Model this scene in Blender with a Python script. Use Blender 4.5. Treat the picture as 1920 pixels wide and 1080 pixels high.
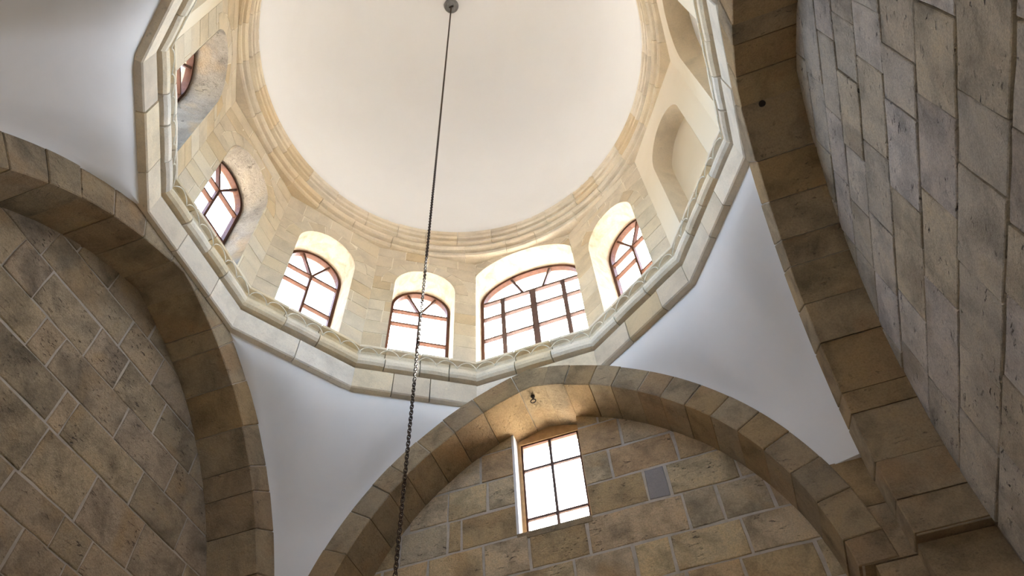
import bpy, bmesh, math, random
from mathutils import Vector, Matrix, noise
random.seed(7)
SC = bpy.context.scene
COL = SC.collection
for o in list(bpy.data.objects): bpy.data.objects.remove(o)

# ------------------------------------------------------------------ camera (metres; camera height is z = 0, floor 1.6 below)
F_PX = 1387.56
CR = [(0.9417692, 0.3334122, -0.0436697), (-0.2993871, 0.7722699, -0.5603272), (-0.1530952, 0.5407731, 0.8271193)]
cam = bpy.data.cameras.new('camera'); cam.sensor_width = 36; cam.lens = F_PX / 1920 * 36; cam.clip_start = .05
co = bpy.data.objects.new('camera', cam); COL.objects.link(co)
r_, d_, f_ = [Vector(v).normalized() for v in CR]
co.matrix_world = Matrix(((r_.x, -d_.x, -f_.x, 1.5036), (r_.y, -d_.y, -f_.y, -3.0911), (r_.z, -d_.z, -f_.z, 0), (0, 0, 0, 1)))
SC.camera = co

# ------------------------------------------------------------------ world, sun, exposure
W = bpy.data.worlds.new('sky'); SC.world = W; W.use_nodes = True
nt = W.node_tree; nt.nodes.clear()
sky = nt.nodes.new('ShaderNodeTexSky'); sky.sky_type = 'NISHITA'; sky.sun_disc = False
sky.sun_elevation = math.radians(52); sky.sun_rotation = 0.0; sky.dust_density = 2.6; sky.air_density = 1.0; sky.ozone_density = .6
bg = nt.nodes.new('ShaderNodeBackground'); bg.inputs['Strength'].default_value = 1.5
wo = nt.nodes.new('ShaderNodeOutputWorld')
nt.links.new(sky.outputs[0], bg.inputs[0]); nt.links.new(bg.outputs[0], wo.inputs[0])
sl = bpy.data.lights.new('sun', 'SUN'); sl.energy = 22; sl.angle = .01; sl.color = (1, .93, .82)
so = bpy.data.objects.new('sun', sl); COL.objects.link(so)
sun_dir = Vector((0.12, math.cos(math.radians(52)), math.sin(math.radians(52)))).normalized()   # towards the sun, over the front wall
so.rotation_euler = sun_dir.to_track_quat('Z', 'Y').to_euler(); so.location = sun_dir * 40
SC.view_settings.view_transform = 'Standard'; SC.view_settings.look = 'None'
SC.view_settings.gamma = 1; SC.view_settings.use_curve_mapping = False
SC.view_settings.exposure = 1.22
try:
    SC.cycles.max_bounces = 14; SC.cycles.diffuse_bounces = 8; SC.cycles.transparent_max_bounces = 12
except Exception: pass

# ------------------------------------------------------------------ materials
def new_mat(name):
    m = bpy.data.materials.new(name); m.use_nodes = True
    t = m.node_tree; b = t.nodes['Principled BSDF']; b.inputs['Roughness'].default_value = .9
    b.inputs['Specular IOR Level'].default_value = .2
    return m, t, b
def ramp(t, stops, interp='LINEAR'):
    r = t.nodes.new('ShaderNodeValToRGB'); r.color_ramp.interpolation = interp
    e = r.color_ramp.elements
    while len(e) < len(stops): e.new(.5)
    for el, (p, c) in zip(e, stops): el.position = p; el.color = (*c, 1)
    return r
def nz(t, scale, detail=4, rough=.55, dist=0.0):
    n = t.nodes.new('ShaderNodeTexNoise'); n.inputs['Scale'].default_value = scale
    n.inputs['Detail'].default_value = detail; n.inputs['Roughness'].default_value = rough; n.inputs['Distortion'].default_value = dist
    return n
def mixc(t, kind, fac, a, b):
    m = t.nodes.new('ShaderNodeMix'); m.data_type = 'RGBA'; m.blend_type = kind
    for s, v in ((0, fac), (6, a), (7, b)):
        if hasattr(v, 'is_output') or isinstance(v, bpy.types.NodeSocket): t.links.new(v, m.inputs[s])
        elif isinstance(v, (int, float)): m.inputs[s].default_value = v
        else: m.inputs[s].default_value = (*v, 1)
    return m.outputs[2]
def stone(name, tints, mottle=.5, pit=.5, pit_scale=26, bump=.35, blotch=None):
    m, t, b = new_mat(name)
    tc = t.nodes.new('ShaderNodeTexCoord'); oi = t.nodes.new('ShaderNodeObjectInfo')
    # every stone gets its own offset in the grain
    add = t.nodes.new('ShaderNodeVectorMath'); add.operation = 'ADD'
    mul = t.nodes.new('ShaderNodeMath'); mul.operation = 'MULTIPLY'; mul.inputs[1].default_value = 37.0
    t.links.new(oi.outputs['Random'], mul.inputs[0]); t.links.new(tc.outputs['Object'], add.inputs[0]); t.links.new(mul.outputs[0], add.inputs[1])
    v = add.outputs[0]
    n = len(tints); r = ramp(t, [((i + .5) / n, c) for i, c in enumerate(tints)])
    t.links.new(oi.outputs['Random'], r.inputs[0])
    n1 = nz(t, 2.6, 5, .6, .4); t.links.new(v, n1.inputs['Vector'])
    r1 = ramp(t, [(.3, (1 - mottle * .55,) * 3), (.55, (1, 1, 1)), (.8, (1 + .12 * mottle, 1 + .06 * mottle, 1 - .08 * mottle))]); t.links.new(n1.outputs[0], r1.inputs[0])
    c = mixc(t, 'MULTIPLY', 1.0, r.outputs[0], r1.outputs[0])
    if blotch:
        nb = nz(t, 1.7, 3, .5, .2); t.links.new(v, nb.inputs['Vector'])
        rb = ramp(t, [(.56, (0, 0, 0)), (.70, (1, 1, 1))]); t.links.new(nb.outputs[0], rb.inputs[0])
        fb = t.nodes.new('ShaderNodeMath'); fb.operation = 'MULTIPLY'; fb.inputs[1].default_value = .75; t.links.new(rb.outputs[0], fb.inputs[0])
        c = mixc(t, 'MIX', fb.outputs[0], c, blotch)
    mp = t.nodes.new('ShaderNodeMapping'); mp.inputs['Scale'].default_value = (.75, .75, 2.0); t.links.new(v, mp.inputs['Vector'])
    n2 = nz(t, pit_scale, 3, .6, .6); t.links.new(mp.outputs[0], n2.inputs['Vector'])
    n3 = nz(t, 3.3, 2); t.links.new(v, n3.inputs['Vector'])
    r3 = ramp(t, [(.45, (0, 0, 0)), (.62, (1, 1, 1))]); t.links.new(n3.outputs[0], r3.inputs[0])
    r2 = ramp(t, [(.30, (1, 1, 1)), (.39, (0, 0, 0))]); t.links.new(n2.outputs[0], r2.inputs[0])
    pm = t.nodes.new('ShaderNodeMath'); pm.operation = 'MULTIPLY'; t.links.new(r2.outputs[0], pm.inputs[0]); t.links.new(r3.outputs[0], pm.inputs[1])
    pf = t.nodes.new('ShaderNodeMath'); pf.operation = 'MULTIPLY'; pf.inputs[1].default_value = pit; t.links.new(pm.outputs[0], pf.inputs[0])
    c = mixc(t, 'MIX', pf.outputs[0], c, (.07, .055, .045))
    t.links.new(c, b.inputs['Base Color'])
    n5 = nz(t, 60, 4, .7); t.links.new(v, n5.inputs['Vector'])
    r5 = ramp(t, [(.3, (1 - .3 * mottle,) * 3), (.6, (1, 1, 1))]); t.links.new(n5.outputs[0], r5.inputs[0])
    t.links.new(mixc(t, 'MULTIPLY', 1.0, c, r5.outputs[0]), b.inputs['Base Color'])
    n4 = nz(t, 13, 7, .7); t.links.new(v, n4.inputs['Vector'])
    sub = t.nodes.new('ShaderNodeMath'); sub.operation = 'SUBTRACT'; t.links.new(n4.outputs[0], sub.inputs[0]); t.links.new(pf.outputs[0], sub.inputs[1])
    bp = t.nodes.new('ShaderNodeBump'); bp.inputs['Strength'].default_value = bump; bp.inputs['Distance'].default_value = .04
    t.links.new(sub.outputs[0], bp.inputs['Height']); t.links.new(bp.outputs[0], b.inputs['Normal'])
    return m
def plaster(name, col, stain, amt=.35, bump=.08, scale=1.2):
    m, t, b = new_mat(name)
    tc = t.nodes.new('ShaderNodeTexCoord')
    n1 = nz(t, scale, 6, .6, .5); t.links.new(tc.outputs['Object'], n1.inputs['Vector'])
    r1 = ramp(t, [(.42, (0, 0, 0)), (.75, (amt,) * 3)]); t.links.new(n1.outputs[0], r1.inputs[0])
    c = mixc(t, 'MIX', r1.outputs[0], col, stain)
    t.links.new(c, b.inputs['Base Color'])
    n4 = nz(t, 9, 5, .6); t.links.new(tc.outputs['Object'], n4.inputs['Vector'])
    bp = t.nodes.new('ShaderNodeBump'); bp.inputs['Strength'].default_value = bump; bp.inputs['Distance'].default_value = .02
    t.links.new(n4.outputs[0], bp.inputs['Height']); t.links.new(bp.outputs[0], b.inputs['Normal'])
    return m
def simple(name, col, rough=.6, metal=0.0):
    m, t, b = new_mat(name)
    tc = t.nodes.new('ShaderNodeTexCoord'); n = nz(t, 14, 4); t.links.new(tc.outputs['Object'], n.inputs['Vector'])
    r = ramp(t, [(.3, tuple(x * .7 for x in col)), (.7, col)]); t.links.new(n.outputs[0], r.inputs[0])
    t.links.new(r.outputs[0], b.inputs['Base Color']); b.inputs['Roughness'].default_value = rough; b.inputs['Metallic'].default_value = metal
    return m
M = {}
M['wall_stone'] = stone('brown_limestone', [(0.59, 0.43, 0.23), (0.71, 0.54, 0.30), (0.64, 0.52, 0.35), (0.81, 0.62, 0.35), (0.69, 0.47, 0.26), (0.75, 0.58, 0.37)], 1.0, .8, 20, .9, (.56, .37, .18))
M['left_stone'] = stone('grey_brown_limestone', [(0.50, 0.39, 0.25), (0.59, 0.45, 0.30), (0.52, 0.42, 0.30), (0.67, 0.50, 0.31), (0.46, 0.36, 0.24), (0.62, 0.48, 0.30)], 1.0, .8, 18, 1.0, (.55, .38, .20))
M['right_stone'] = stone('pale_pitted_limestone', [(0.60, 0.53, 0.42), (0.71, 0.63, 0.52), (0.64, 0.55, 0.40), (0.75, 0.68, 0.60), (0.62, 0.53, 0.43), (0.68, 0.58, 0.42)], .8, .9, 15, 1.0, (.44, .36, .26))
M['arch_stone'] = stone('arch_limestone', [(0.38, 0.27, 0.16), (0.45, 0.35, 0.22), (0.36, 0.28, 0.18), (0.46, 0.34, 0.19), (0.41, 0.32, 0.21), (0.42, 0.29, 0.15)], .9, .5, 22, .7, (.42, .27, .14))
M['drum_stone'] = stone('warm_limestone', [(.71, .61, .45), (.76, .68, .55), (.66, .52, .33), (.73, .66, .54), (.72, .62, .48), (.68, .59, .46)], .35, .15, 30, .2)
M['cornice_stone'] = stone('pale_cornice_limestone', [(.84, .75, .60), (.86, .80, .70), (.80, .67, .46), (.87, .83, .76), (.84, .73, .56), (.80, .73, .63)], .4, .3, 28, .25)
M['grey_stone'] = stone('grey_repair_stone', [(.33, .30, .28), (.34, .31, .29)], .4, .3)
M['mortar'] = plaster('lime_mortar', (.56, .49, .40), (.40, .34, .26), .9, .6, 7)
M['mortar_dark'] = plaster('dark_joint_mortar', (.34, .29, .23), (.16, .12, .09), .9, .4, 5)
M['mortar_pale'] = plaster('pale_mortar', (.84, .77, .64), (.72, .62, .46), .7, .3, 6)
M['reveal'] = plaster('limewashed_reveal', (.54, .46, .36), (.36, .28, .19), 1.0, .8, 6)
M['reveal_rough'] = stone('rough_grey_reveal', [(.40, .34, .27), (.44, .38, .31)], .8, .6, 16, 1.0, (.48, .33, .18))
M['plaster'] = plaster('grey_white_plaster', (.82, .80, .775), (.68, .66, .635), .35, .06, 1.1)
M['dome_plaster'] = plaster('cream_plaster', (.745, .73, .71), (.69, .67, .64), .4, .04, .8)
M['niche_plaster'] = plaster('smooth_cream_plaster', (.78, .70, .57), (.72, .62, .46), .5, .06, 1.5)
M['wood'] = simple('brown_painted_wood', (.10, .040, .022), .6)
M['wood_grey'] = simple('weathered_purple_brown_wood', (.12, .075, .065), .6)
M['wood_pale'] = simple('pale_varnished_wood', (.55, .36, .18), .55)
M['iron'] = simple('dark_iron', (.06, .045, .035), .6, .6)
M['chain'] = simple('rusty_chain_iron', (.085, .055, .035), .65, .4)
M['medallion'] = simple('grey_cast_metal', (.28, .27, .26), .5, .5)
M['cable'] = simple('pale_cable_sheath', (.86, .82, .72), .6)
M['floor'] = stone('floor_limestone', [(.62, .54, .43), (.66, .58, .46)], .5, .2)
M['ground'] = plaster('sunlit_paving', (.80, .73, .62), (.70, .63, .52), .5, .1, 1)
M['roof_shield'] = plaster('pale_roof_screed', (.68, .63, .55), (.55, .50, .42), .5, .1, 1)
def glass_mat():
    m = bpy.data.materials.new('window_glass'); m.use_nodes = True; t = m.node_tree; t.nodes.clear()
    o = t.nodes.new('ShaderNodeOutputMaterial'); mx = t.nodes.new('ShaderNodeMixShader'); tr = t.nodes.new('ShaderNodeBsdfTransparent')
    gl = t.nodes.new('ShaderNodeBsdfGlossy'); gl.inputs['Roughness'].default_value = .03; mx.inputs[0].default_value = .05
    tr.inputs[0].default_value = (.95, .97, .98, 1)
    t.links.new(tr.outputs[0], mx.inputs[1]); t.links.new(gl.outputs[0], mx.inputs[2]); t.links.new(mx.outputs[0], o.inputs[0])
    return m
M['glass'] = glass_mat()

# ------------------------------------------------------------------ helpers
def link(name, me, mat, parent=None):
    o = bpy.data.objects.new(name, me); COL.objects.link(o)
    if mat is not None and not me.materials: me.materials.append(M[mat])
    if parent is not None: o.parent = parent
    return o
def mesh_obj(name, vs, fs, mat, parent=None, smooth=False, recalc=True):
    me = bpy.data.meshes.new(name); me.from_pydata([tuple(v) for v in vs], [], fs); me.update()
    if recalc:
        b = bmesh.new(); b.from_mesh(me); bmesh.ops.recalc_face_normals(b, faces=b.faces); b.to_mesh(me); b.free()
    if smooth: me.polygons.foreach_set('use_smooth', [True] * len(me.polygons))
    return link(name, me, mat, parent)
def empty(name, loc=(0, 0, 0)):
    o = bpy.data.objects.new(name, None); COL.objects.link(o); o.location = loc; o.empty_display_size = .1; return o
def tag(o, label, cat, group=None, kind=None):
    o['label'] = label; o['category'] = cat
    if group: o['group'] = group
    if kind: o['kind'] = kind
    return o
class MB:
    def __init__(s): s.v = []; s.f = []
    def add(s, vs, fs):
        k = len(s.v); s.v += [tuple(v) for v in vs]; s.f += [[k + i for i in f] for f in fs]
    def box(s, a, b):
        (x0, y0, z0), (x1, y1, z1) = a, b
        s.add([(x, y, z) for z in (z0, z1) for y in (y0, y1) for x in (x0, x1)], [(0, 2, 3, 1), (4, 5, 7, 6), (0, 1, 5, 4), (2, 6, 7, 3), (0, 4, 6, 2), (1, 3, 7, 5)])
    def prism(s, poly, fr, d0, d1, ch=0.0):
        """poly in a frame's (u, z); front at depth d0, back at d1, front edge chamfered by ch"""
        n = len(poly)
        if ch:
            cu = sum(p[0] for p in poly) / n; cz = sum(p[1] for p in poly) / n; ins = []
            for u, z in poly:
                L = math.hypot(u - cu, z - cz) or 1; k = min(.3, ch * 1.35 / L); ins.append((u + (cu - u) * k, z + (cz - z) * k))
            vs = [fr(u, z, d0) for u, z in ins] + [fr(u, z, d0 + ch * .8) for u, z in poly] + [fr(u, z, d1) for u, z in poly]
            fs = [list(range(n)), list(range(3 * n - 1, 2 * n - 1, -1))]
            for a in (0, n):
                fs += [(a + i, a + n + i, a + n + (i + 1) % n, a + (i + 1) % n) for i in range(n)]
        else:
            vs = [fr(u, z, d0) for u, z in poly] + [fr(u, z, d1) for u, z in poly]
            fs = [list(range(n)), list(range(2 * n - 1, n - 1, -1))] + [(i, n + i, n + (i + 1) % n, (i + 1) % n) for i in range(n)]
        s.add(vs, fs)
    def obj(s, name, mat, parent=None, smooth=False): return mesh_obj(name, s.v, s.f, mat, parent, smooth)
# convex polygons in 2D
def clip(poly, a, b, c):
    """keep a*u + b*z <= c"""
    out = []; n = len(poly)
    for i in range(n):
        p, q = poly[i], poly[(i + 1) % n]; dp = a * p[0] + b * p[1] - c; dq = a * q[0] + b * q[1] - c
        if dp <= 0: out.append(p)
        if (dp < 0 < dq) or (dq < 0 < dp):
            t = dp / (dp - dq); out.append((p[0] + (q[0] - p[0]) * t, p[1] + (q[1] - p[1]) * t))
    res = []
    for p in out:
        if not res or math.hypot(p[0] - res[-1][0], p[1] - res[-1][1]) > 1e-5: res.append(p)
    if len(res) > 1 and math.hypot(res[0][0] - res[-1][0], res[0][1] - res[-1][1]) < 1e-5: res.pop()
    return res if len(res) > 2 and area(res) > 1e-4 else []
def area(p): return abs(sum(p[i][0] * p[(i + 1) % len(p)][1] - p[(i + 1) % len(p)][0] * p[i][1] for i in range(len(p)))) / 2
def ccw(p): return p if sum(p[i][0] * p[(i + 1) % len(p)][1] - p[(i + 1) % len(p)][0] * p[i][1] for i in range(len(p))) > 0 else p[::-1]
def halfplanes(C):
    C = ccw(C); H = []
    for i in range(len(C)):
        (x0, y0), (x1, y1) = C[i], C[(i + 1) % len(C)]; a, b = y1 - y0, -(x1 - x0); L = math.hypot(a, b); a /= L; b /= L
        H.append((a, b, a * x0 + b * y0))
    return H
def inter(poly, C):
    for h in halfplanes(C):
        poly = clip(poly, *h)
        if not poly: return []
    return poly
def minus(poly, C):
    out = []; cur = poly
    for a, b, c in halfplanes(C):
        o = clip(cur, -a, -b, -c)
        if o: out.append(o)
        cur = clip(cur, a, b, c)
        if not cur: break
    return out
def rect(u0, z0, u1, z1): return [(u0, z0), (u1, z0), (u1, z1), (u0, z1)]
def ragged(poly, seg, j):
    out = []; n = len(poly)
    for i in range(n):
        (a, b), (c, d) = poly[i], poly[(i + 1) % n]; L = math.hypot(c - a, d - b); k = max(1, min(4, int(L / seg))); ex, ez = ((c - a) / L, (d - b) / L) if L else (0, 0)
        for q in range(k):
            t = q / k; o = random.uniform(-j, j) if q else 0; out.append((a + (c - a) * t - ez * o, b + (d - b) * t + ex * o))
    return out
def jit(poly, j): return [(u + random.uniform(-j, j), z + random.uniform(-j, j)) for u, z in poly]

# ------------------------------------------------------------------ measured plan
E_ = .8016                                          # both centres of the pointed arches lie this far past the middle
ARCH = {  # plane, middle, springing centre z, intrados, extrados half-span, depth to the wall behind
 'front': dict(a=2.819, c=-.028, z=3.529, r=2.579, o=2.908, d=.567),
 'left':  dict(a=3.055, c=-.035, z=3.475, r=2.759, o=3.099, d=.602),
 'right': dict(a=3.005, c=-.017, z=3.514, r=2.565, o=2.957, d=.576),
 'back':  dict(a=3.16, c=-.035, z=3.6, r=2.759, o=3.099, d=.602)}
FLOOR = -1.6; Z_SPRING = 3.565
def FR_front(off): return lambda u, z, d: (u, off + d, z)
def FR_back(off): return lambda u, z, d: (u, -off - d, z)
def FR_left(off): return lambda u, z, d: (-off - d, u, z)
def FR_right(off): return lambda u, z, d: (off + d, u, z)
FRS = dict(front=FR_front, back=FR_back, left=FR_left, right=FR_right)
YF = 2.819 + .567; XL = 3.055 + .602; XR = 3.005 + .576; YB = 3.055 + .602
def arch_poly(A, grow=0.0, base=FLOOR, n=14):
    """the convex shape under an arch"""
    R = A['r'] + E_ + grow; pm = math.acos(E_ / R); pts = [(A['c'] + A['r'] + grow, base)]
    for i in range(n + 1): p = pm * i / n; pts.append((A['c'] - E_ + R * math.cos(p), A['z'] + R * math.sin(p)))
    for i in range(n - 1, -1, -1): p = pm * i / n; pts.append((A['c'] + E_ - R * math.cos(p), A['z'] + R * math.sin(p)))
    pts.append((A['c'] - A['r'] - grow, base)); return pts

# ------------------------------------------------------------------ floor, outside ground
g = MB(); g.box((-40, -40, FLOOR - .4), (40, 40, FLOOR - .15)); go = g.obj('ground', 'ground'); tag(go, 'pale sunlit paving outside the building', 'ground', kind='structure')
g = MB(); g.box((-4.15, -8, FLOOR - .15), (4.15, 3.88, FLOOR)); fo = g.obj('floor', 'floor'); tag(fo, 'unseen stone floor under the dome, added for bounced light', 'floor', kind='structure')  # unseen floor, invented mainly to bounce light upwards

# ------------------------------------------------------------------ walls under the arches, stone by stone
def wall_rows(zs, joints, lo, hi, bottom):
    """course boundaries from the top, joints per course; goes on downwards with made-up courses"""
    rows = []
    for i in range(len(zs) - 1): rows.append((zs[i + 1], zs[i], joints[i] if i < len(joints) else None))
    z = zs[-1]
    while z > bottom + .2:
        h = random.uniform(.38, .47); rows.append((max(z - h, bottom), z, None)); z -= h
    out = []
    for z0, z1, js in rows:
        js = sorted(js) if js else []
        if not js: js = [lo + random.uniform(.3, .8)]
        while js[0] - lo > .95: js.insert(0, js[0] - random.uniform(.45, .8))
        while hi - js[-1] > .95: js.append(js[-1] + random.uniform(.45, .8))
        out.append((z0, z1, [lo] + [j for j in js if lo + .1 < j < hi - .1] + [hi]))
    return out
def stone_wall(side, parent, rows, hole, gap, mat, proud, special=None, j=.006, hgap=None):
    A = ARCH[side]; fr = FRS[side](A['a'] + A['d']); shape = arch_poly(A, .004, FLOOR)
    hgap = hgap or gap
    for z0, z1, js in rows:
        for k in range(len(js) - 1):
            p = rect(js[k] + gap / 2, z0 + hgap / 2, js[k + 1] - gap / 2, z1 - hgap / 2)
            p = jit(p, j); p = inter(p, shape)
            if not p: continue
            ps = minus(p, hole) if hole else [p]
            ps = [q for q in ps if area(q) > .004]
            if not ps: continue
            b = MB(); pr = proud + random.uniform(-.004, .006)
            for q in ps: b.prism(ragged(ccw(q), .15, .007) if len(ps) == 1 else q, fr, -pr, .05, .007 if len(ps) == 1 else 0)
            mm = mat
            if special and special[0] < (js[k] + js[k + 1]) / 2 < special[1] and z0 < special[2] < z1: mm = 'grey_stone'
            b.obj('stone_block', mm, parent)
# front wall with the rectangular window
HOLE = rect(-.49, 5.165, .362, 7.2)
b = MB()
b.box((-4.1, YF + .006, FLOOR), (-.49, YF + .5, 7.5)); b.box((.362, YF + .006, FLOOR), (4.1, YF + .5, 7.5))
b.box((-.49, YF + .006, FLOOR), (.362, YF + .5, 5.165)); b.box((-.49, YF + .006, 6.86), (.362, YF + .5, 7.5))
wf = b.obj('wall_front', 'mortar'); tag(wf, 'brown coursed stone wall around the rectangular window', 'wall', kind='structure')
rows = wall_rows([6.9, 6.47, 6.03, 5.59, 5.16, 4.70, 4.27], [[.62], [-.9, .86], [-.82, .67, 1.43], [-1.9, -1.31, -1.15, 1.0, 1.25], [-2.1, -1.54, -.88, -.36, .29, 1.34, 1.70, 2.2], [-1.9, -1.25, -.6, .1, .72, 1.10, 1.83]], -2.7, 2.7, FLOOR)
stone_wall('front', wf, rows, HOLE, .032, 'wall_stone', .003, (1.0, 1.25, 5.3), .008)
# left wall
b = MB(); b.box((-XL - .5, -8, FLOOR), (-XL - .006, YF + .5, 7.5)); wl = b.obj('wall_left', 'mortar'); tag(wl, 'windowless grey-brown stone wall under the left arch', 'wall', kind='structure')
rows = wall_rows([7.0, 6.57, 6.14, 5.69, 5.27, 4.85, 4.33, 4.0, 3.6], [[-.3, .4], [-1.04, .14], [-1.23, -.84, -.12, .34, 1.0], [-1.6, -.62, -.35, .61, 1.46], [-1.0, -.06, .11, 1.11, 1.87], [-.8, 0, .67, 1.40, 2.1], [-.05, .57, .94, 1.6], [-.4, .3, .8, 1.3, 2.0]], -2.8, 2.8, FLOOR)
stone_wall('left', wl, rows, None, .022, 'left_stone', .005, None, .009)
# right wall
b = MB(); b.box((XR + .026, -8, FLOOR), (XR + .5, YF + .5, 7.5)); wr = b.obj('wall_right', 'mortar_dark'); tag(wr, 'pale pitted stone wall with dark open joints on the right', 'wall', kind='structure')
rows = wall_rows([6.85, 6.5, 6.13, 5.77, 5.37, 4.93, 4.46, 3.99, 3.48], [[-.2, .5], [-.9, -.1, .6], [-.6, .1, .75], [-.85, -.38, .3, .86, 1.4], [-1.04, -.62, .08, .77, 1.4], [-1.5, -.85, -.45, .28, .6, 1.3], [-1.26, -.66, .05, .82, 1.88], [-1.5, -.86, -.38, .37, 1.11, 1.77], [-1.4, -.36, .33, .98, 1.98]], -2.7, 2.7, FLOOR)
stone_wall('right', wr, rows, None, .012, 'right_stone', .012, None, .008, .022)
# unseen bay invented to shape the light: end wall with doorway, flat ceiling
b = MB(); y0, y1 = -8.0, -7.6
b.box((-XL, y0, FLOOR), (-1.3, y1, 7.5)); b.box((1.3, y0, FLOOR), (XR, y1, 7.5)); b.box((-1.3, y0, .6), (1.3, y1, 7.5)); b.box((-1.3, y0, FLOOR), (-.5, y1, .6)); b.box((.5, y0, FLOOR), (1.3, y1, .6))
wb = b.obj('wall_back_added', 'plaster'); tag(wb, 'added end wall with open doorway for light behind the viewer', 'wall', kind='structure')
b = MB(); b.box((-XL, -7.6, 7.1), (XR, -3.6, 7.4)); cn = b.obj('ceiling_bay_added', 'plaster'); tag(cn, 'plain ceiling of the added bay behind the viewer', 'ceiling', kind='structure')

# ------------------------------------------------------------------ the four pointed arches
def make_arch(side, label, splits, mat, rough=.006):
    A = ARCH[side]; fr = FRS[side](A['a']); R = A['r'] + E_; RO = A['o'] + E_; pmi = math.acos(E_ / R); pmo = math.acos(E_ / RO)
    root = empty('stone_arch', fr(A['c'], Z_SPRING, 0)); tag(root, label, 'arch', kind='structure')
    inv = Vector(root.location)
    def P(s, ph, rad, lim): ph = min(ph, lim); return (A['c'] + s * (-E_ + rad * math.cos(ph)), A['z'] + rad * math.sin(ph))
    dep = A['d'] + .16
    def build(poly_in, poly_out, name, ch=.01, fd=0.0):
        bb = MB(); bb.prism(poly_in + poly_out[::-1], lambda u, z, d: Vector(fr(u, z, d)) - inv, fd, dep, ch); return bb
    start = math.asin((Z_SPRING - A['z']) / R)
    # mortar core
    core = MB()
    for s in (-1, 1):
        n = 18
        for i in range(n):
            p0 = start + (pmo - start) * i / n; p1 = start + (pmo - start) * (i + 1) / n
            q = [P(s, p0, R + .03, math.acos(E_ / (R + .03))), P(s, p1, R + .03, math.acos(E_ / (R + .03))), P(s, p1, RO - .02, pmo), P(s, p0, RO - .02, pmo)]
            if area(q) > 1e-5: core.prism(q, lambda u, z, d: Vector(fr(u, z, d)) - inv, .015, dep - .02)
    core.obj('mortar_core', 'mortar', root)
    key = math.radians(73.6)
    for s in (-1, 1):
        sp = sorted(math.radians(x) for x in splits[s]); sp = [start] + [x for x in sp if start + .05 < x < key - .05] + [key]
        k = 0
        while k < len(sp) - 1:                       # no voussoir longer than about 0.5 m
            if (sp[k + 1] - sp[k]) * R > .56: sp.insert(k + 1, (sp[k] + sp[k + 1]) / 2 + random.uniform(-.012, .012))
            else: k += 1
        for k in range(len(sp) - 1):
            g_ = .004 / R; a0, a1 = sp[k] + g_, sp[k + 1] - g_; rr = R + random.uniform(-rough, rough); m_ = 4
            pin = [P(s, a0 + (a1 - a0) * i / m_, rr, 9) for i in range(m_ + 1)]; pout = [P(s, a0 + (a1 - a0) * i / m_, RO, 9) for i in range(m_ + 1)]
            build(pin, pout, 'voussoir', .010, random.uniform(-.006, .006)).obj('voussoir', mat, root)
    # crown stones, meeting in the middle of the pointed crown
    pin = [P(-1, key + (pmi - key) * i / 3 + .002, R, pmi) for i in range(4)] + [P(1, pmi - (pmi - key) * i / 3 - .002, R, pmi) for i in range(1, 4)]
    pout = [P(-1, key + (pmo - key) * i / 3 + .002, RO, pmo) for i in range(4)] + [P(1, pmo - (pmo - key) * i / 3 - .002, RO, pmo) for i in range(1, 4)]
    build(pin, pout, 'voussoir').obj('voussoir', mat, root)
    return root
make_arch('front', 'pointed stone arch over the wall with the rectangular window', {-1: [7, 14, 20, 26.7, 34.5, 40.4, 45.2, 51.7, 58, 65], 1: [4.9, 12.1, 18.6, 25, 31, 37, 42.7, 48, 53, 58.7, 63.5, 69.1]}, 'arch_stone')
make_arch('left', 'pointed stone arch with deep dark underside on the left', {-1: [8, 15, 22, 29, 36, 41, 47.5, 53.4, 60], 1: [7, 15, 22, 29.5, 36.0, 40.4, 47.5, 55.3, 62.4, 66]}, 'arch_stone', .009)
make_arch('right', 'rough pointed stone arch against the pale wall on the right', {-1: [8, 15, 22, 30, 37, 44, 50, 57, 63, 67.4], 1: [6.1, 12.3, 20.3, 23.8, 32.4, 39.2, 45.8, 50.4, 57.1, 64.1]}, 'arch_stone', .018)
make_arch('back', 'pointed stone arch above the viewer opening to the rear bay', {-1: [8, 16, 24, 32, 40, 48, 56, 64], 1: [8, 16, 24, 32, 40, 48, 56, 64]}, 'arch_stone')

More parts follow.
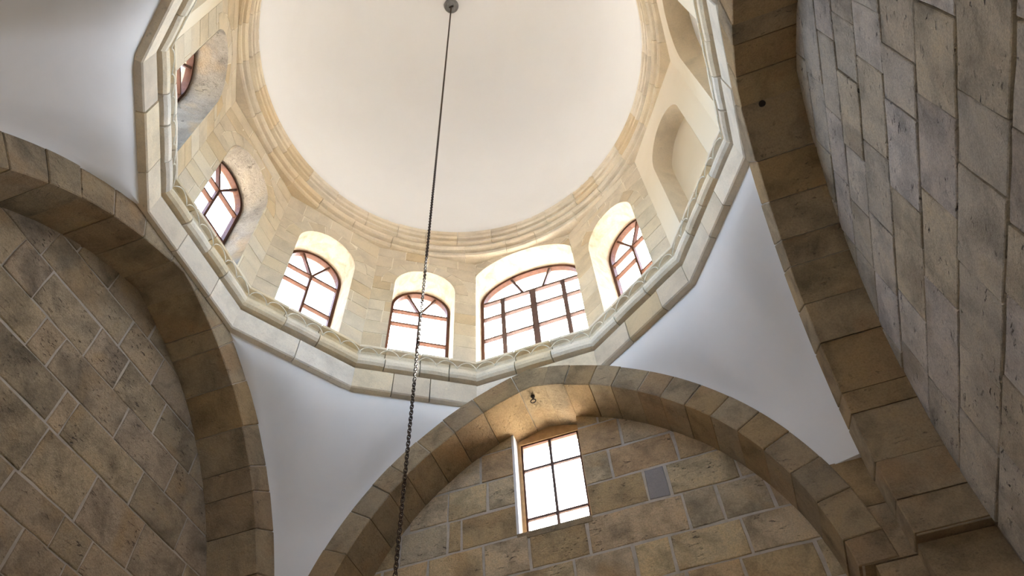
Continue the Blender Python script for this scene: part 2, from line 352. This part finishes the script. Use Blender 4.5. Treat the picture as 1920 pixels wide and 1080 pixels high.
# ------------------------------------------------------------------ corner piers under the arches
def pier(sx, sy, ax, ay, rx, ry, label):
    """ax: plane of the side arch, ay: plane of the front or back arch; rx, ry: half-spans that the piers carry"""
    root = empty('corner_pier', (sx * ax, sy * ay, FLOOR)); tag(root, label, 'pier', kind='structure')
    inv = Vector(root.location)
    def ell(off, z0, z1, mb):
        jx, jy = rx + .13 + off, ry + .13 + off; X = ax + .62; Y = ay + .60; a_, b_ = ax + .012 + off, ay + .012 + off
        jx = min(jx, a_ - .01); jy = min(jy, b_ - .01)
        if z0 >= Z_SPRING: jx, jy = min(rx + .05, a_ - .01), min(ry + .05, b_ - .01)
        poly = [(jx, b_), (a_, b_), (a_, jy), (X, jy), (X, Y), (jx, Y)]
        n = len(poly)
        vs = [Vector((sx * u, sy * v, z)) - inv for z in (z0, z1) for u, v in poly]
        mb.add(vs, [list(range(n)), list(range(2 * n - 1, n - 1, -1))] + [(i, i + n, (i + 1) % n + n, (i + 1) % n) for i in range(n)])
    core = MB(); ell(.012, FLOOR, 3.5, core); core.obj('mortar_core', 'mortar', root)
    z = FLOOR; top = Z_SPRING - .012; hs = []
    while z < top - .25: h = random.uniform(.36, .46); hs.append((z, min(z + h, top))); z += h
    if hs[-1][1] < top: hs[-1] = (hs[-1][0], top)
    for z0, z1 in hs:
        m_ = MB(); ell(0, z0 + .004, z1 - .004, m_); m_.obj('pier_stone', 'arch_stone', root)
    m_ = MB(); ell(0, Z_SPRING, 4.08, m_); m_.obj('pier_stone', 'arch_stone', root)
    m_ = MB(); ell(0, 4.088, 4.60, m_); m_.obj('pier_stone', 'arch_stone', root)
    return root
pier(1, 1, 3.005, 2.819, 2.551, 2.548, 'stone corner pier between the front arch and the right arch')
pier(-1, 1, 3.055, 2.819, 2.607, 2.724, 'stone corner pier between the front arch and the left arch')
pier(1, -1, 3.005, 3.16, 2.724, 2.582, 'stone corner pier between the right arch and the rear bay')
pier(-1, -1, 3.055, 3.16, 2.794, 2.794, 'stone corner pier between the left arch and the rear bay')

# ------------------------------------------------------------------ twelve-sided drum: plan
Z_C0, Z_LIP, Z_DTOP = 6.975, 7.768, 10.25
def V12(off):
    a, h, q = 2.957 + off, .795 + .268 * off, 2.107 + .732 * off
    return [Vector(p) for p in ((a, h), (q, q), (h, a), (-h, a), (-q, q), (-a, h), (-a, -h), (-q, -q), (-h, -a), (h, -a), (q, -q), (a, -h))]   # 15, 45, 75 ... degrees
def side_pts(k, off): v = V12(off); return v[(k - 1) % 12], v[k % 12]        # side k faces 30*k degrees
def face_frame(k):
    p, q = side_pts(k, 0); mid = (p + q) / 2; t = (q - p).normalized(); n = Vector((t.y, -t.x)); half = (q - p).length / 2
    return (lambda u, z, d: (mid.x + t.x * u + n.x * d, mid.y + t.y * u + n.y * d, z)), half

# ------------------------------------------------------------------ pendentives
def rdiag(th, off):
    v = V12(off); p, q = (v[0], v[1]) if th < math.pi / 4 else (v[1], v[2]); d = Vector((math.cos(th), math.sin(th))); e = q - p
    return (p.x * e.y - p.y * e.x) / (d.x * e.y - d.y * e.x)
def ext(A, z, s):
    R = A['o'] + E_; dz = min(max(z - A['z'], 0), R - .001); return max(A['c'] * s + math.sqrt(R * R - dz * dz) - E_, .2)
def pendentive(sx, sy, side, fb, label):
    AS, AF = ARCH[side], ARCH[fb]; nz_, nt_ = 22, 20; z_top, z_bot = Z_C0 + .01, 4.59
    vin = []; vout = []
    for i in range(nz_ + 1):
        z = z_bot + (z_top - z_bot) * i / nz_
        hf = max(min(ext(AF, z, sx), AS['a']) - .02, .72); hs = max(min(ext(AS, z, sy), AF['a']) - .02, .72)
        pf = Vector((hf, AF['a'] + .028)); ps = Vector((AS['a'] + .028, hs))
        ta, tb = math.atan2(pf.y, pf.x), math.atan2(ps.y, ps.x); w = max(0, (z - 5.3) / (z_top - 5.3)) ** 1.6
        cr = math.hypot(AS['a'], AF['a']) + .02
        for j in range(nt_ + 1):
            s = j / nt_; th = ta + (tb - ta) * s; r0 = pf.length + (ps.length - pf.length) * s
            e_ = min(1, s / .3, (1 - s) / .3); kz = max(0, min(1, (z - 6.45) / (z_top - 6.5))); ee = e_ * e_ * (3 - 2 * e_); ww = w * (ee + (1 - ee) * kz * kz); r = r0 * (1 - ww) + rdiag(th, .125) * ww
            vin.append((sx * r * math.cos(th), sy * r * math.sin(th), z)); vout.append((sx * (r + .3) * math.cos(th), sy * (r + .3) * math.sin(th), z))
    N = (nz_ + 1) * (nt_ + 1); fs = []
    idx = lambda i, j: i * (nt_ + 1) + j
    for i in range(nz_):
        for j in range(nt_):
            fs.append((idx(i, j), idx(i, j + 1), idx(i + 1, j + 1), idx(i + 1, j))); fs.append(tuple(N + x for x in (idx(i, j), idx(i + 1, j), idx(i + 1, j + 1), idx(i, j + 1))))
    for j in range(nt_):
        for i in (0, nz_): fs.append((idx(i, j), idx(i, j + 1), N + idx(i, j + 1), N + idx(i, j)))
    for i in range(nz_):
        for j in (0, nt_): fs.append((idx(i, j), idx(i + 1, j), N + idx(i + 1, j), N + idx(i, j)))
    o = mesh_obj('pendentive', vin + vout, fs, 'plaster', None, True)
    m = o.modifiers.new('edges', 'EDGE_SPLIT'); m.split_angle = math.radians(50)
    tag(o, label, 'pendentive', kind='structure'); return o
pendentive(-1, 1, 'left', 'front', 'grey plastered pendentive between the left arch and the front arch')
pendentive(1, 1, 'right', 'front', 'grey plastered pendentive between the front arch and the right arch')
pendentive(-1, -1, 'left', 'back', 'bluish-lit plastered pendentive above the left arch at the upper left')
pendentive(1, -1, 'right', 'back', 'plastered pendentive above the right arch towards the viewer')

# ------------------------------------------------------------------ drum cornice
cor = empty('drum_cornice', (0, 0, Z_C0)); tag(cor, 'pale twelve-sided stone cornice at the foot of the drum', 'cornice', kind='structure')
def lerp_side(k, off, s): p, q = side_pts(k, off); return p + (q - p) * s
def sweep(k, s0, s1, prof, mb, dz=Z_C0, bend=0.0):
    n = len(prof); cols = 4 if bend else 2; vs = []
    for c in range(cols):
        s = s0 + (s1 - s0) * c / (cols - 1); bul = bend * math.sin(math.pi * c / (cols - 1))
        for off, z in prof:
            p = lerp_side(k, off - (bul if off < .2 else 0), s); vs.append((p.x, p.y, z - dz))
    fs = [list(range(n)), list(range(cols * n - 1, (cols - 1) * n - 1, -1))]
    for c in range(cols - 1): fs += [(c * n + i, c * n + n + i, c * n + n + (i + 1) % n, c * n + (i + 1) % n) for i in range(n)]
    mb.add(vs, fs)
mbc = MB()
for k in range(12): sweep(k, 0, 1, [(.17, Z_C0 + .004), (.17, Z_LIP - .01), (.62, Z_LIP - .01), (.62, Z_C0 + .004)], mbc)
mbc.obj('mortar_core', 'mortar_dark', cor)
def cuts(n, j): return [0] + [(i + random.uniform(-j, j)) / n for i in range(1, n)] + [1]
for k in range(12):
    g_ = .0035
    cs = cuts(random.choice((2, 3)), .2)
    for s0, s1 in zip(cs, cs[1:]):
        zt = 7.332 + random.uniform(-.008, .008); m_ = MB(); o_ = random.uniform(-.006, .008)
        sweep(k, s0 + (g_ if s0 else 0), s1 - (g_ if s1 < 1 else 0), [(.30, Z_C0), (.05 + o_, Z_C0), (.035 + o_, Z_C0 + .015), (.03 + o_, zt - .012), (.042 + o_, zt), (.30, zt)], m_)
        m_.obj('fillet_stone', 'drum_stone' if random.random() < .6 else 'cornice_stone', cor)
    cs = cuts(random.choice((3, 4, 4)), .15)
    for s0, s1 in zip(cs, cs[1:]):
        zb = 7.386 + random.uniform(-.016, .016); o_ = random.uniform(-.008, .006); m_ = MB()
        prof = [(.30, zb), (.06, zb), (.012, zb + .006), (-.018, zb + .035), (-.028, zb + .08), (-.018, zb + .13), (.015, zb + .18), (.055, zb + .225), (.085, zb + .265), (.092, zb + .295), (.075, 7.715), (.0, 7.725), (-.004, 7.735), (-.004, Z_LIP - .004), (.0, Z_LIP), (.30, Z_LIP)]
        prof = [(x + (o_ if i < 9 and x < .2 else 0), z) for i, (x, z) in enumerate(prof)]
        sweep(k, s0 + (g_ if s0 else 0), s1 - (g_ if s1 < 1 else 0), prof, m_, bend=.006)
        o = m_.obj('roll_stone', 'cornice_stone', cor)
# unseen slab around the drum, added to keep the daylight out
mr = MB(); v_in = V12(.5); out = []
for v in v_in: k_ = 3.9 / max(abs(v.x), abs(v.y)); out.append(v * k_)
for z in (7.42, 7.66): mr.v += [(v.x, v.y, z) for v in v_in] + [(v.x, v.y, z) for v in out]
for i in range(12):
    j = (i + 1) % 12
    mr.f += [[i, j, 12 + j, 12 + i], [24 + i, 36 + i, 36 + j, 24 + j], [i, 24 + i, 24 + j, j], [12 + i, 12 + j, 36 + j, 36 + i]]
ro = mr.obj('roof_shield', 'roof_shield'); tag(ro, 'unseen flat slab added around the foot of the drum to block daylight', 'roof_shield', kind='structure')

# ------------------------------------------------------------------ drum walls
drum = empty('wall_drum', (0, 0, Z_LIP)); tag(drum, 'warm yellow stone drum wall ringed with arched windows', 'wall', kind='structure')
def opening(w, zs, rise, n=12, base=Z_LIP, grow=0.0):
    w += grow; rise += grow
    return [(w, base)] + [(w * math.cos(math.pi * i / n), zs + rise * math.sin(math.pi * i / n)) for i in range(n + 1)] + [(-w, base)]
SMALL = (.46, 9.31, .46); BIG = (.86, 9.66, .56)
def drum_face(k):
    big = k in (3, 9); blind = k in (0, 1, 8); w, zs, rise = BIG if big else SMALL
    fr0, half = face_frame(k); fr = lambda u, z, d: Vector(fr0(u, z, d)) - Vector((0, 0, Z_LIP))
    plast = k in (0, 1, 8)
    d0 = 0.0 if plast else .005; op = opening(w, zs, rise, 36)
    arc = op[1:-1]; mb = MB(); D1 = .55
    # slab with the opening: front, back, reveal; ends mitred to the neighbours
    def fx(u, z, d):
        if abs(u) >= half - 1e-6: p, q = side_pts(k, d); v = q if u > 0 else p; return (v.x, v.y, z - Z_LIP)
        return fr(u, z, d)
    for dd in (d0, D1):
        mb.add([fx(x, z, dd) for x, z in ((w, Z_LIP), (half, Z_LIP), (half, Z_DTOP + .1), (w, Z_DTOP + .1))], [(0, 1, 2, 3)])
        mb.add([fx(x, z, dd) for x, z in ((-half, Z_LIP), (-w, Z_LIP), (-w, Z_DTOP + .1), (-half, Z_DTOP + .1))], [(0, 1, 2, 3)])
        for (u0, z0), (u1, z1) in zip(arc, arc[1:]): mb.add([fx(u0, z0, dd), fx(u1, z1, dd), fx(u1, Z_DTOP + .1, dd), fx(u0, Z_DTOP + .1, dd)], [(0, 1, 2, 3)])
    back = .30 if blind else D1
    pm = MB()
    for (u0, z0), (u1, z1) in zip(op, op[1:]): pm.add([fr(u0, z0, -.001), fr(u1, z1, -.001), fr(u1, z1, back), fr(u0, z0, back)], [(0, 1, 2, 3)])
    mesh_obj('wall_core', mb.v, mb.f, 'niche_plaster' if plast else 'mortar_pale', drum, False, False)
    mesh_obj('reveal', pm.v, pm.f, 'niche_plaster' if k == 8 else ('drum_stone' if k in (0, 1) else ('reveal_rough' if k in (6, 7) else 'reveal')), drum, False, False)
    sb = MB(); sb.prism(rect(-w, Z_LIP - .03, w, Z_LIP + .002), fr, .02, D1); sb.obj('sill', 'cornice_stone', drum)
    if blind:
        nb = MB(); nb.prism(op, fr, back - .005, D1); nb.obj('niche_back', 'dome_plaster' if k == 0 else 'niche_plaster', drum)
    if plast: return
    # voussoirs around the head of the opening
    rw = .17 if big else .20; nv = 13 if big else 7; m_ = 4
    for i in range(nv):
        a0 = math.pi * i / nv + .012; a1 = math.pi * (i + 1) / nv - .012
        pin = [((w + .006) * math.cos(a0 + (a1 - a0) * j / m_), zs + (rise + .006) * math.sin(a0 + (a1 - a0) * j / m_)) for j in range(m_ + 1)]
        pout = [((w + rw) * math.cos(a0 + (a1 - a0) * j / m_), min(zs + (rise + rw) * math.sin(a0 + (a1 - a0) * j / m_), Z_DTOP)) for j in range(m_ + 1)]
        if big: pout = [(max(-half + .004, min(half - .004, u)), z) for u, z in pout]
        v_ = MB(); v_.prism(pin + pout[::-1], fr, random.uniform(-.004, .002), .04); v_.obj('voussoir', 'drum_stone', drum)
    Cd = opening(w, zs, rise, 12, zs - .001, rw + .008); Cr = rect(-w - .002, Z_LIP - 1, w + .002, zs + .05)
    z = Z_LIP; row = 0
    while z < Z_DTOP - .05:
        h = random.uniform(.24, .32); z1 = min(z + h, Z_DTOP)
        if Z_DTOP - z1 < .12: z1 = Z_DTOP
        js = [-half]; u = -half + random.uniform(.25, .55)
        while u < half - .2: js.append(u); u += random.uniform(.35, .6)
        js.append(half)
        for a, c in zip(js, js[1:]):
            p = rect(a + (.006 if a > -half else .002), z + .006, c - (.006 if c < half else .002), z1 - .006)
            p = jit(p, .004)
            ps = [x for q in minus(p, Cr) for x in minus(q, Cd)]
            ps = [q for q in ps if area(q) > .0015]
            if sum(area(q) for q in ps) < .006: continue
            b_ = MB(); pr = random.uniform(-.003, .003)
            for q in ps: b_.prism(q, fr, pr, .03, .006 if len(ps) == 1 else 0)
            b_.obj('stone_block', 'drum_stone', drum)
        z = z1; row += 1
for k in range(12): drum_face(k)

# ------------------------------------------------------------------ moulded ring and dome
ring = empty('ring_moulding', (0, 0, Z_DTOP)); tag(ring, 'weathered round stone moulding below the dome', 'moulding', kind='structure')
BA = [(3.55, 10.25), (2.91, 10.25), (2.885, 10.265), (2.885, 10.33), (2.93, 10.345), (2.93, 10.375), (2.86, 10.395), (2.835, 10.425), (2.835, 10.470), (2.85, 10.478), (3.55, 10.478)]
BB = [(3.55, 10.486), (2.89, 10.486), (2.87, 10.502), (2.80, 10.525), (2.795, 10.57), (2.85, 10.595), (2.85, 10.63), (2.79, 10.645), (2.78, 10.70), (2.805, 10.715), (2.805, 10.73), (2.772, 10.75), (2.768, 10.82), (3.55, 10.82)]
def lathe_seg(prof, a0, a1, n, jr=0.0, dz=Z_DTOP):
    m_ = MB(); L = len(prof)
    for i in range(n + 1):
        a = a0 + (a1 - a0) * i / n
        m_.v += [((r + (jr if r < 3.2 else 0)) * math.cos(a), (r + (jr if r < 3.2 else 0)) * math.sin(a), z - dz) for r, z in prof]
    m_.f += [list(range(L)), list(range((n + 1) * L - 1, n * L - 1, -1))]
    for i in range(n): m_.f += [[i * L + j, i * L + L + j, i * L + L + (j + 1) % L, i * L + (j + 1) % L] for j in range(L)]
    return m_
for prof, n, ph in ((BA, 30, 0), (BB, 34, .07)):
    an = [ph + 2 * math.pi * (i + random.uniform(-.2, .2)) / n for i in range(n)]; an.append(an[0] + 2 * math.pi)
    for a0, a1 in zip(an, an[1:]):
        lathe_seg(prof, a0 + .0012, a1 - .0012, 4, random.uniform(-.005, .005)).obj('moulding_stone', 'drum_stone', ring)
lathe_seg([(2.95, 10.26), (2.95, 10.81), (3.5, 10.81), (3.5, 10.26)], 0, 2 * math.pi, 72).obj('mortar_core', 'mortar_pale', ring)
n, m_ = 96, 32; vs = []; fs = []
for sh, dr in ((0, 0), (1, .2)):
    for i in range(m_):
        t = math.pi / 2 * i / m_
        for j in range(n): a = 2 * math.pi * j / n; vs.append(((2.772 + dr) * math.cos(t) * math.cos(a), (2.772 + dr) * math.cos(t) * math.sin(a), 10.80 + (3.72 + dr) * math.sin(t)))
    vs.append((0, 0, 10.80 + 3.72 + dr))
S_ = n * m_ + 1
for sh in (0, 1):
    for i in range(m_ - 1):
        for j in range(n): q = [i * n + j, i * n + (j + 1) % n, (i + 1) * n + (j + 1) % n, (i + 1) * n + j]; fs.append([sh * S_ + x for x in (q if sh else q[::-1])])
    for j in range(n): q = [(m_ - 1) * n + j, (m_ - 1) * n + (j + 1) % n, n * m_]; fs.append([sh * S_ + x for x in (q if sh else q[::-1])])
for j in range(n): fs.append([j, (j + 1) % n, S_ + (j + 1) % n, S_ + j])
dm = mesh_obj('ceiling', vs, fs, 'dome_plaster', None, True, False); tag(dm, 'smooth cream plastered dome with chain rose at its top', 'dome', kind='structure')

# ------------------------------------------------------------------ windows
def bar(mb, fr, p, q, w, d0, d1):
    (u0, z0), (u1, z1) = p, q; L = math.hypot(u1 - u0, z1 - z0); nx, ny = -(z1 - z0) / L * w / 2, (u1 - u0) / L * w / 2
    mb.prism([(u0 + nx, z0 + ny), (u1 + nx, z1 + ny), (u1 - nx, z1 - ny), (u0 - nx, z0 - ny)], fr, d0, d1)
def band(mb, fr, outer, inner, d0, d1):
    n = len(outer)
    for i in range(n - 1): mb.prism([outer[i], outer[i + 1], inner[i + 1], inner[i]], fr, d0, d1)
def portal(fr, u0, u1, z0, z1, d):
    c = Vector(fr((u0 + u1) / 2, (z0 + z1) / 2, d)); inn = Vector(fr((u0 + u1) / 2, (z0 + z1) / 2, d - 1)) - c
    L = bpy.data.lights.new('window_daylight', 'AREA'); L.shape = 'RECTANGLE'; L.size = u1 - u0; L.size_y = z1 - z0
    o = bpy.data.objects.new('window_daylight', L); COL.objects.link(o); o.location = c
    zz = -inn.normalized(); yy = Vector((0, 0, 1)); xx = yy.cross(zz)
    o.matrix_world = Matrix(((xx.x, yy.x, zz.x, c.x), (xx.y, yy.y, zz.y, c.y), (xx.z, yy.z, zz.z, c.z), (0, 0, 0, 1)))
    L.cycles.is_portal = True
WN = 0
def window_root(fr, label):
    global WN
    WN += 1; loc = Vector(fr(0, Z_LIP, .44)); r = empty('window_%d' % WN, loc); tag(r, label, 'window', kind='structure'); return r, (lambda u, z, d: Vector(fr(u, z, d)) - loc)
def small_window(k, label, mat='wood'):
    fr0, half = face_frame(k); root, fr = window_root(fr0, label); w, zs, rise = SMALL; D0, D1 = .42, .48
    out = opening(w, zs, rise, 18, Z_LIP + .004); inn = opening(w, zs, rise, 18, Z_LIP + .004, -.045)
    m_ = MB(); band(m_, fr, out, inn, D0 - .015, D1 + .01); m_.prism(rect(-w, Z_LIP + .004, w, Z_LIP + .055), fr, D0 - .012, D1 + .01); m_.obj('frame', mat, root)
    T = 9.235
    def br(name, p, q, wd): m_ = MB(); bar(m_, fr, p, q, wd, D0, D1); m_.obj(name, mat, root)
    br('transom', (-w + .04, T), (w - .04, T), .034); br('mullion', (0, Z_LIP + .05), (0, T - .017), .036)
    br('glazing_bar', (.018, 8.92), (w - .04, 8.92), .032); br('glazing_bar', (-w + .04, 8.545), (-.018, 8.545), .032)
    a = math.radians(62); R = .43
    for s in (1, -1): br('glazing_bar', (s * .012, T + .017), (s * R * math.cos(a) * 1.08, T + R * math.sin(a) * 1.14), .034)
    body = ccw(inn); low = clip(body, 0, 1, T); up = clip(body, 0, -1, -T)
    L_ = clip(low, -1, 0, 0); Rr = clip(low, 1, 0, 0)
    cells = [clip(L_, 0, 1, 8.92), clip(L_, 0, -1, -8.92), clip(Rr, 0, 1, 8.545), clip(Rr, 0, -1, -8.545)]
    n1, n2 = math.sin(a), -math.cos(a); c1 = n2 * T
    cells += [clip(up, -n1, -n2, -c1), clip(up, n1, n2, n2 * T - 2 * 0 if False else -(-c1)), ]
    right = cells.pop(); left = cells.pop()
    mid = clip(right, -n1, n2, n2 * T); oth = clip(right, n1, -n2, -n2 * T)
    cells += [left, mid, oth]
    for c in cells:
        if c: g_ = MB(); g_.prism(c, fr, .450, .454); g_.obj('pane', 'glass', root)
    portal(fr0, -w, w, Z_LIP, zs + rise, .56)
    return root
def big_window(k, label):
    fr0, half = face_frame(k); root, fr = window_root(fr0, label); w, zs, rise = BIG; D0, D1 = .42, .48; mat = 'wood_grey'
    out = opening(w, zs, rise, 24, Z_LIP + .004); inn = opening(w, zs, rise, 24, Z_LIP + .004, -.05)
    m_ = MB(); band(m_, fr, out, inn, D0 - .015, D1 + .01); m_.prism(rect(-w, Z_LIP + .004, w, Z_LIP + .055), fr, D0 - .012, D1 + .01); m_.obj('frame', 'wood', root)
    T = 9.68
    def br(name, p, q, wd): m_ = MB(); bar(m_, fr, p, q, wd, D0, D1); m_.obj(name, mat, root)
    br('transom', (-w + .045, T), (w - .045, T), .045)
    for u, wd in ((.50, .07), (0, .10), (-.50, .07)): br('mullion', (u, Z_LIP + .05), (u, T - .02), wd)
    us = [-w + .05, -.5, 0, .5, w - .05]
    for u0, u1 in zip(us, us[1:]):
        for z in (9.28, 8.76, 8.22): br('glazing_bar', (u0 + (.03 if u0 > -.6 else -.01), z), (u1 - (.03 if u1 < .6 else -.01), z), .036)
    br('glazing_bar', (.16, T + .02), (.34, 10.17), .038); br('glazing_bar', (-.18, T + .02), (-.34, 10.17), .038)
    body = ccw(inn); low = clip(body, 0, 1, T); up = clip(body, 0, -1, -T)
    for u0, u1 in ((-9, -.5), (-.5, 0), (0, .5), (.5, 9)):
        for z0, z1 in ((0, 8.22), (8.22, 8.76), (8.76, 9.28), (9.28, T)):
            c = inter(low, rect(u0, z0, u1, z1))
            if c: g_ = MB(); g_.prism(c, fr, .450, .454); g_.obj('pane', 'glass', root)
    # fan lights: cut by the two slanting bars
    def line(p, q): a, b = q[1] - p[1], -(q[0] - p[0]); return a, b, a * p[0] + b * p[1]
    a1 = line((.16, T), (.34, 10.17)); a2 = line((-.18, T), (-.34, 10.17))
    c1 = clip(up, -a1[0], -a1[1], -a1[2]); rest = clip(up, *a1); c2 = clip(rest, -a2[0], -a2[1], -a2[2]); c3 = clip(rest, *a2)
    for c in (c1, c2, c3):
        if c: g_ = MB(); g_.prism(c, fr, .450, .454); g_.obj('pane', 'glass', root)
    portal(fr0, -w, w, Z_LIP, zs + rise, .56)
    return root
small_window(7, 'arched window at upper left, mostly hidden by its deep stone reveal')
small_window(6, 'arched brown window on the left, seen steeply from the side')
small_window(5, 'arched brown window of the drum, second to the left of the chain')
small_window(4, 'small arched window directly behind the chain')
big_window(3, 'wide arched window with many small panes just right of the chain')
small_window(2, 'small arched window right of the wide arched window')
for k in (10, 11): small_window(k, 'arched window added for light in the unseen rear of the drum', 'wood')['group'] = 'added rear drum windows'  # unseen rear windows, invented to steer light onto the front
big_window(9, 'wide arched window added for light in the unseen rear of the drum')  # also unseen, added to let light in from the rear
# rectangular window in the front wall
fr0 = FR_front(YF); root, _ = window_root(lambda u, z, d: (-.06, YF + .12, 5.165), 'rectangular six-pane window under the front arch')
loc = Vector(root.location); frw = lambda u, z, d: Vector((u, YF + d, z)) - loc
m_ = MB(); x0, x1, z0, z1 = -.462, .36, 5.18, 6.70; t_ = .04
band(m_, frw, [(x0, z0), (x1, z0), (x1, z1), (x0, z1), (x0, z0)], [(x0 + t_, z0 + t_), (x1 - .03, z0 + t_), (x1 - .03, z1 - .09), (x0 + t_, z1 - .09), (x0 + t_, z0 + t_)], .15, .24); m_.obj('frame', 'wood_pale', root)
X0, X1, Z0, Z1 = x0 + t_, x1 - .03, z0 + t_, z1 - .09
m_ = MB(); band(m_, frw, [(X0, Z0), (X1, Z0), (X1, Z1), (X0, Z1), (X0, Z0)], [(X0 + .022, Z0 + .022), (X1 - .022, Z0 + .022), (X1 - .022, Z1 - .022), (X0 + .022, Z1 - .022), (X0 + .022, Z0 + .022)], .165, .20); m_.obj('casement', 'wood', root)
def fb(name, p, q, wd): m_ = MB(); bar(m_, frw, p, q, wd, .17, .20); m_.obj(name, 'wood_grey', root)
fb('mullion', (-.048, Z0 + .02), (-.048, Z1 - .02), .034); 
for z in (6.20, 5.475):
    fb('glazing_bar', (X0 + .02, z), (-.065, z), .032); fb('glazing_bar', (-.031, z), (X1 - .02, z), .032)
for u0, u1 in ((X0, -.048), (-.048, X1)):
    for a, c in ((Z0, 5.475), (5.475, 6.20), (6.20, Z1)):
        g_ = MB(); g_.prism(rect(u0 + .008, a + .008, u1 - .008, c - .008), frw, .185, .189); g_.obj('pane', 'glass', root)
m_ = MB(); m_.prism(rect(x0, z1 + .002, x1, 6.9), frw, .16, .40); m_.obj('lintel', 'wood_pale', root)
m_ = MB(); m_.prism([(-.492, 5.17), (-.462, 5.17), (-.462, 6.9), (-.492, 6.9)], frw, -.004, .45); m_.obj('jamb', 'dome_plaster', root)
m_ = MB(); m_.prism(rect(-.49, 5.10, .362, 5.178), frw, -.006, .45); m_.obj('sill', 'arch_stone', root)
portal(fr0, -.49, .36, 5.16, 6.9, .52)
portal(FR_back(7.6), -.5, .5, FLOOR, .6, .45)  # sky portal at the added rear doorway

# ------------------------------------------------------------------ ceiling rose, chain, eye bolt, cable
CX, CY = -.107, -.055
rose = empty('ceiling_rose', (CX, CY, 14.45)); tag(rose, 'round grey metal ceiling rose at the top of the dome', 'ceiling rose')
def lathe(prof, n, name, mat, parent, smooth=True):
    L = len(prof); vs = [(r * math.cos(2 * math.pi * i / n), r * math.sin(2 * math.pi * i / n), z) for i in range(n) for r, z in prof]
    fs = [(i * L + j, ((i + 1) % n) * L + j, ((i + 1) % n) * L + j + 1, i * L + j + 1) for i in range(n) for j in range(L - 1)]
    fs += [[i * L for i in range(n)], [i * L + L - 1 for i in range(n)][::-1]]
    return mesh_obj(name, vs, fs, mat, parent, smooth)
def torus(R, r, n=20, m=8, ax='z', sq=0.0):
    vs = []; fs = []
    for i in range(n):
        a = 2 * math.pi * i / n; c, s = math.cos(a), math.sin(a); off = sq * (1 if s > 0 else -1) if abs(s) > 1e-6 else 0
        for j in range(m):
            b_ = 2 * math.pi * j / m; x, y, z = (R + r * math.cos(b_)) * c, (R + r * math.cos(b_)) * s + off, r * math.sin(b_)
            vs.append((x, z, y) if ax == 'y' else ((z, x, y) if ax == 'x' else (x, y, z)))
    for i in range(n):
        for j in range(m): fs.append((i * m + j, ((i + 1) % n) * m + j, ((i + 1) % n) * m + (j + 1) % m, i * m + (j + 1) % m))
    return vs, fs
lathe([(.125, .075), (.135, .02), (.12, .0), (.10, .01), (.095, .03), (.05, .03), (.04, .01), (.02, .0)], 32, 'plate', 'medallion', rose)
v_, f_2 = torus(.115, .014, 32, 8); mesh_obj('rim', v_, f_2, 'medallion', rose, True)
v_, f_2 = torus(.035, .012, 20, 8, 'y'); mesh_obj('hook', [(x, y, z - .04) for x, y, z in v_], f_2, 'iron', rose, True)
chain = empty('hanging_chain', (CX, CY, 1.55)); tag(chain, 'long dark iron chain hanging from the top of the dome', 'chain')
PITCH = .0275; v_, f_2 = torus(.0115, .0034, 12, 6, 'y', .0085)
lm = []
for flip in (0, 1):
    me = bpy.data.meshes.new('chain_link'); me.from_pydata([((y, x, z) if flip else (x, y, z)) for x, y, z in v_], [], [f[::-1] if flip else f for f in f_2]); me.polygons.foreach_set('use_smooth', [True] * len(me.polygons)); me.materials.append(M['chain']); lm.append(me)
top = 14.36 - 1.55; z = 0.0; i = 0; up = MB()
while z < top:
    if i < 300:
        o = bpy.data.objects.new('chain_link', lm[i % 2]); COL.objects.link(o); o.parent = chain; o.location = (0, 0, z)
    else: up.add([((y, x, w_ + z) if i % 2 else (x, y, w_ + z)) for x, y, w_ in v_], f_2)
    z += PITCH; i += 1
uo = up.obj('upper_links', 'chain', chain, True); uo['kind'] = 'stuff'
eb = empty('eye_bolt', (-.055, 2.97, 6.79)); tag(eb, 'small iron eye bolt under the crown of the front arch', 'eye bolt')
v_, f_2 = torus(.032, .007, 18, 8, 'y'); mesh_obj('ring', [(x, y, z - .075) for x, y, z in v_], f_2, 'iron', eb, True)
lathe([(.010, -.045), (.010, .06)], 10, 'shank', 'iron', eb); lathe([(.026, -.002), (.026, .012), (.012, .014)], 14, 'plate', 'iron', eb)
# cable draped in loops along the hollow of the cornice
pts = []
for k in range(12):
    Ls = (side_pts(k, 0)[1] - side_pts(k, 0)[0]).length; nl = max(4, round(Ls / .27)); 
    for i in range(nl * 10):
        s = i / (nl * 10); ph = (i % 10) / 10; hgt = math.sin(math.pi * ph) ** .6
        off = -.034 + .026 * hgt; zz = 7.53 + .17 * hgt + .012 * math.sin(5.3 * k + 7 * s)
        p = lerp_side(k, off, s + .010 * math.sin(11 * s + k)); pts.append((p.x, p.y, zz))
cu = bpy.data.curves.new('looping_cable', 'CURVE'); cu.dimensions = '3D'; cu.bevel_depth = .0065; cu.bevel_resolution = 1
sp = cu.splines.new('POLY'); sp.points.add(len(pts) - 1); sp.use_cyclic_u = True
for p, q in zip(sp.points, pts): p.co = (*q, 1)
tmp = bpy.data.objects.new('tmp_cable', cu); COL.objects.link(tmp)
bpy.context.view_layer.update()
me = bpy.data.meshes.new_from_object(tmp.evaluated_get(bpy.context.evaluated_depsgraph_get())); bpy.data.objects.remove(tmp)
me.materials.clear(); cb = link('looping_cable', me, 'cable'); tag(cb, 'thin pale cable looping along the cornice below the drum windows', 'cable')

pg = empty('hole_disc', (3.2, .17, 6.735)); tag(pg, 'small dark disc standing in for a hole in the underside of the right arch', 'dark_spot')  # dark disc put in for the darkness of a small hole
lathe([(.030, .02), (.034, -.006), (.028, -.010), (.012, -.012)], 12, 'head', 'iron', pg)
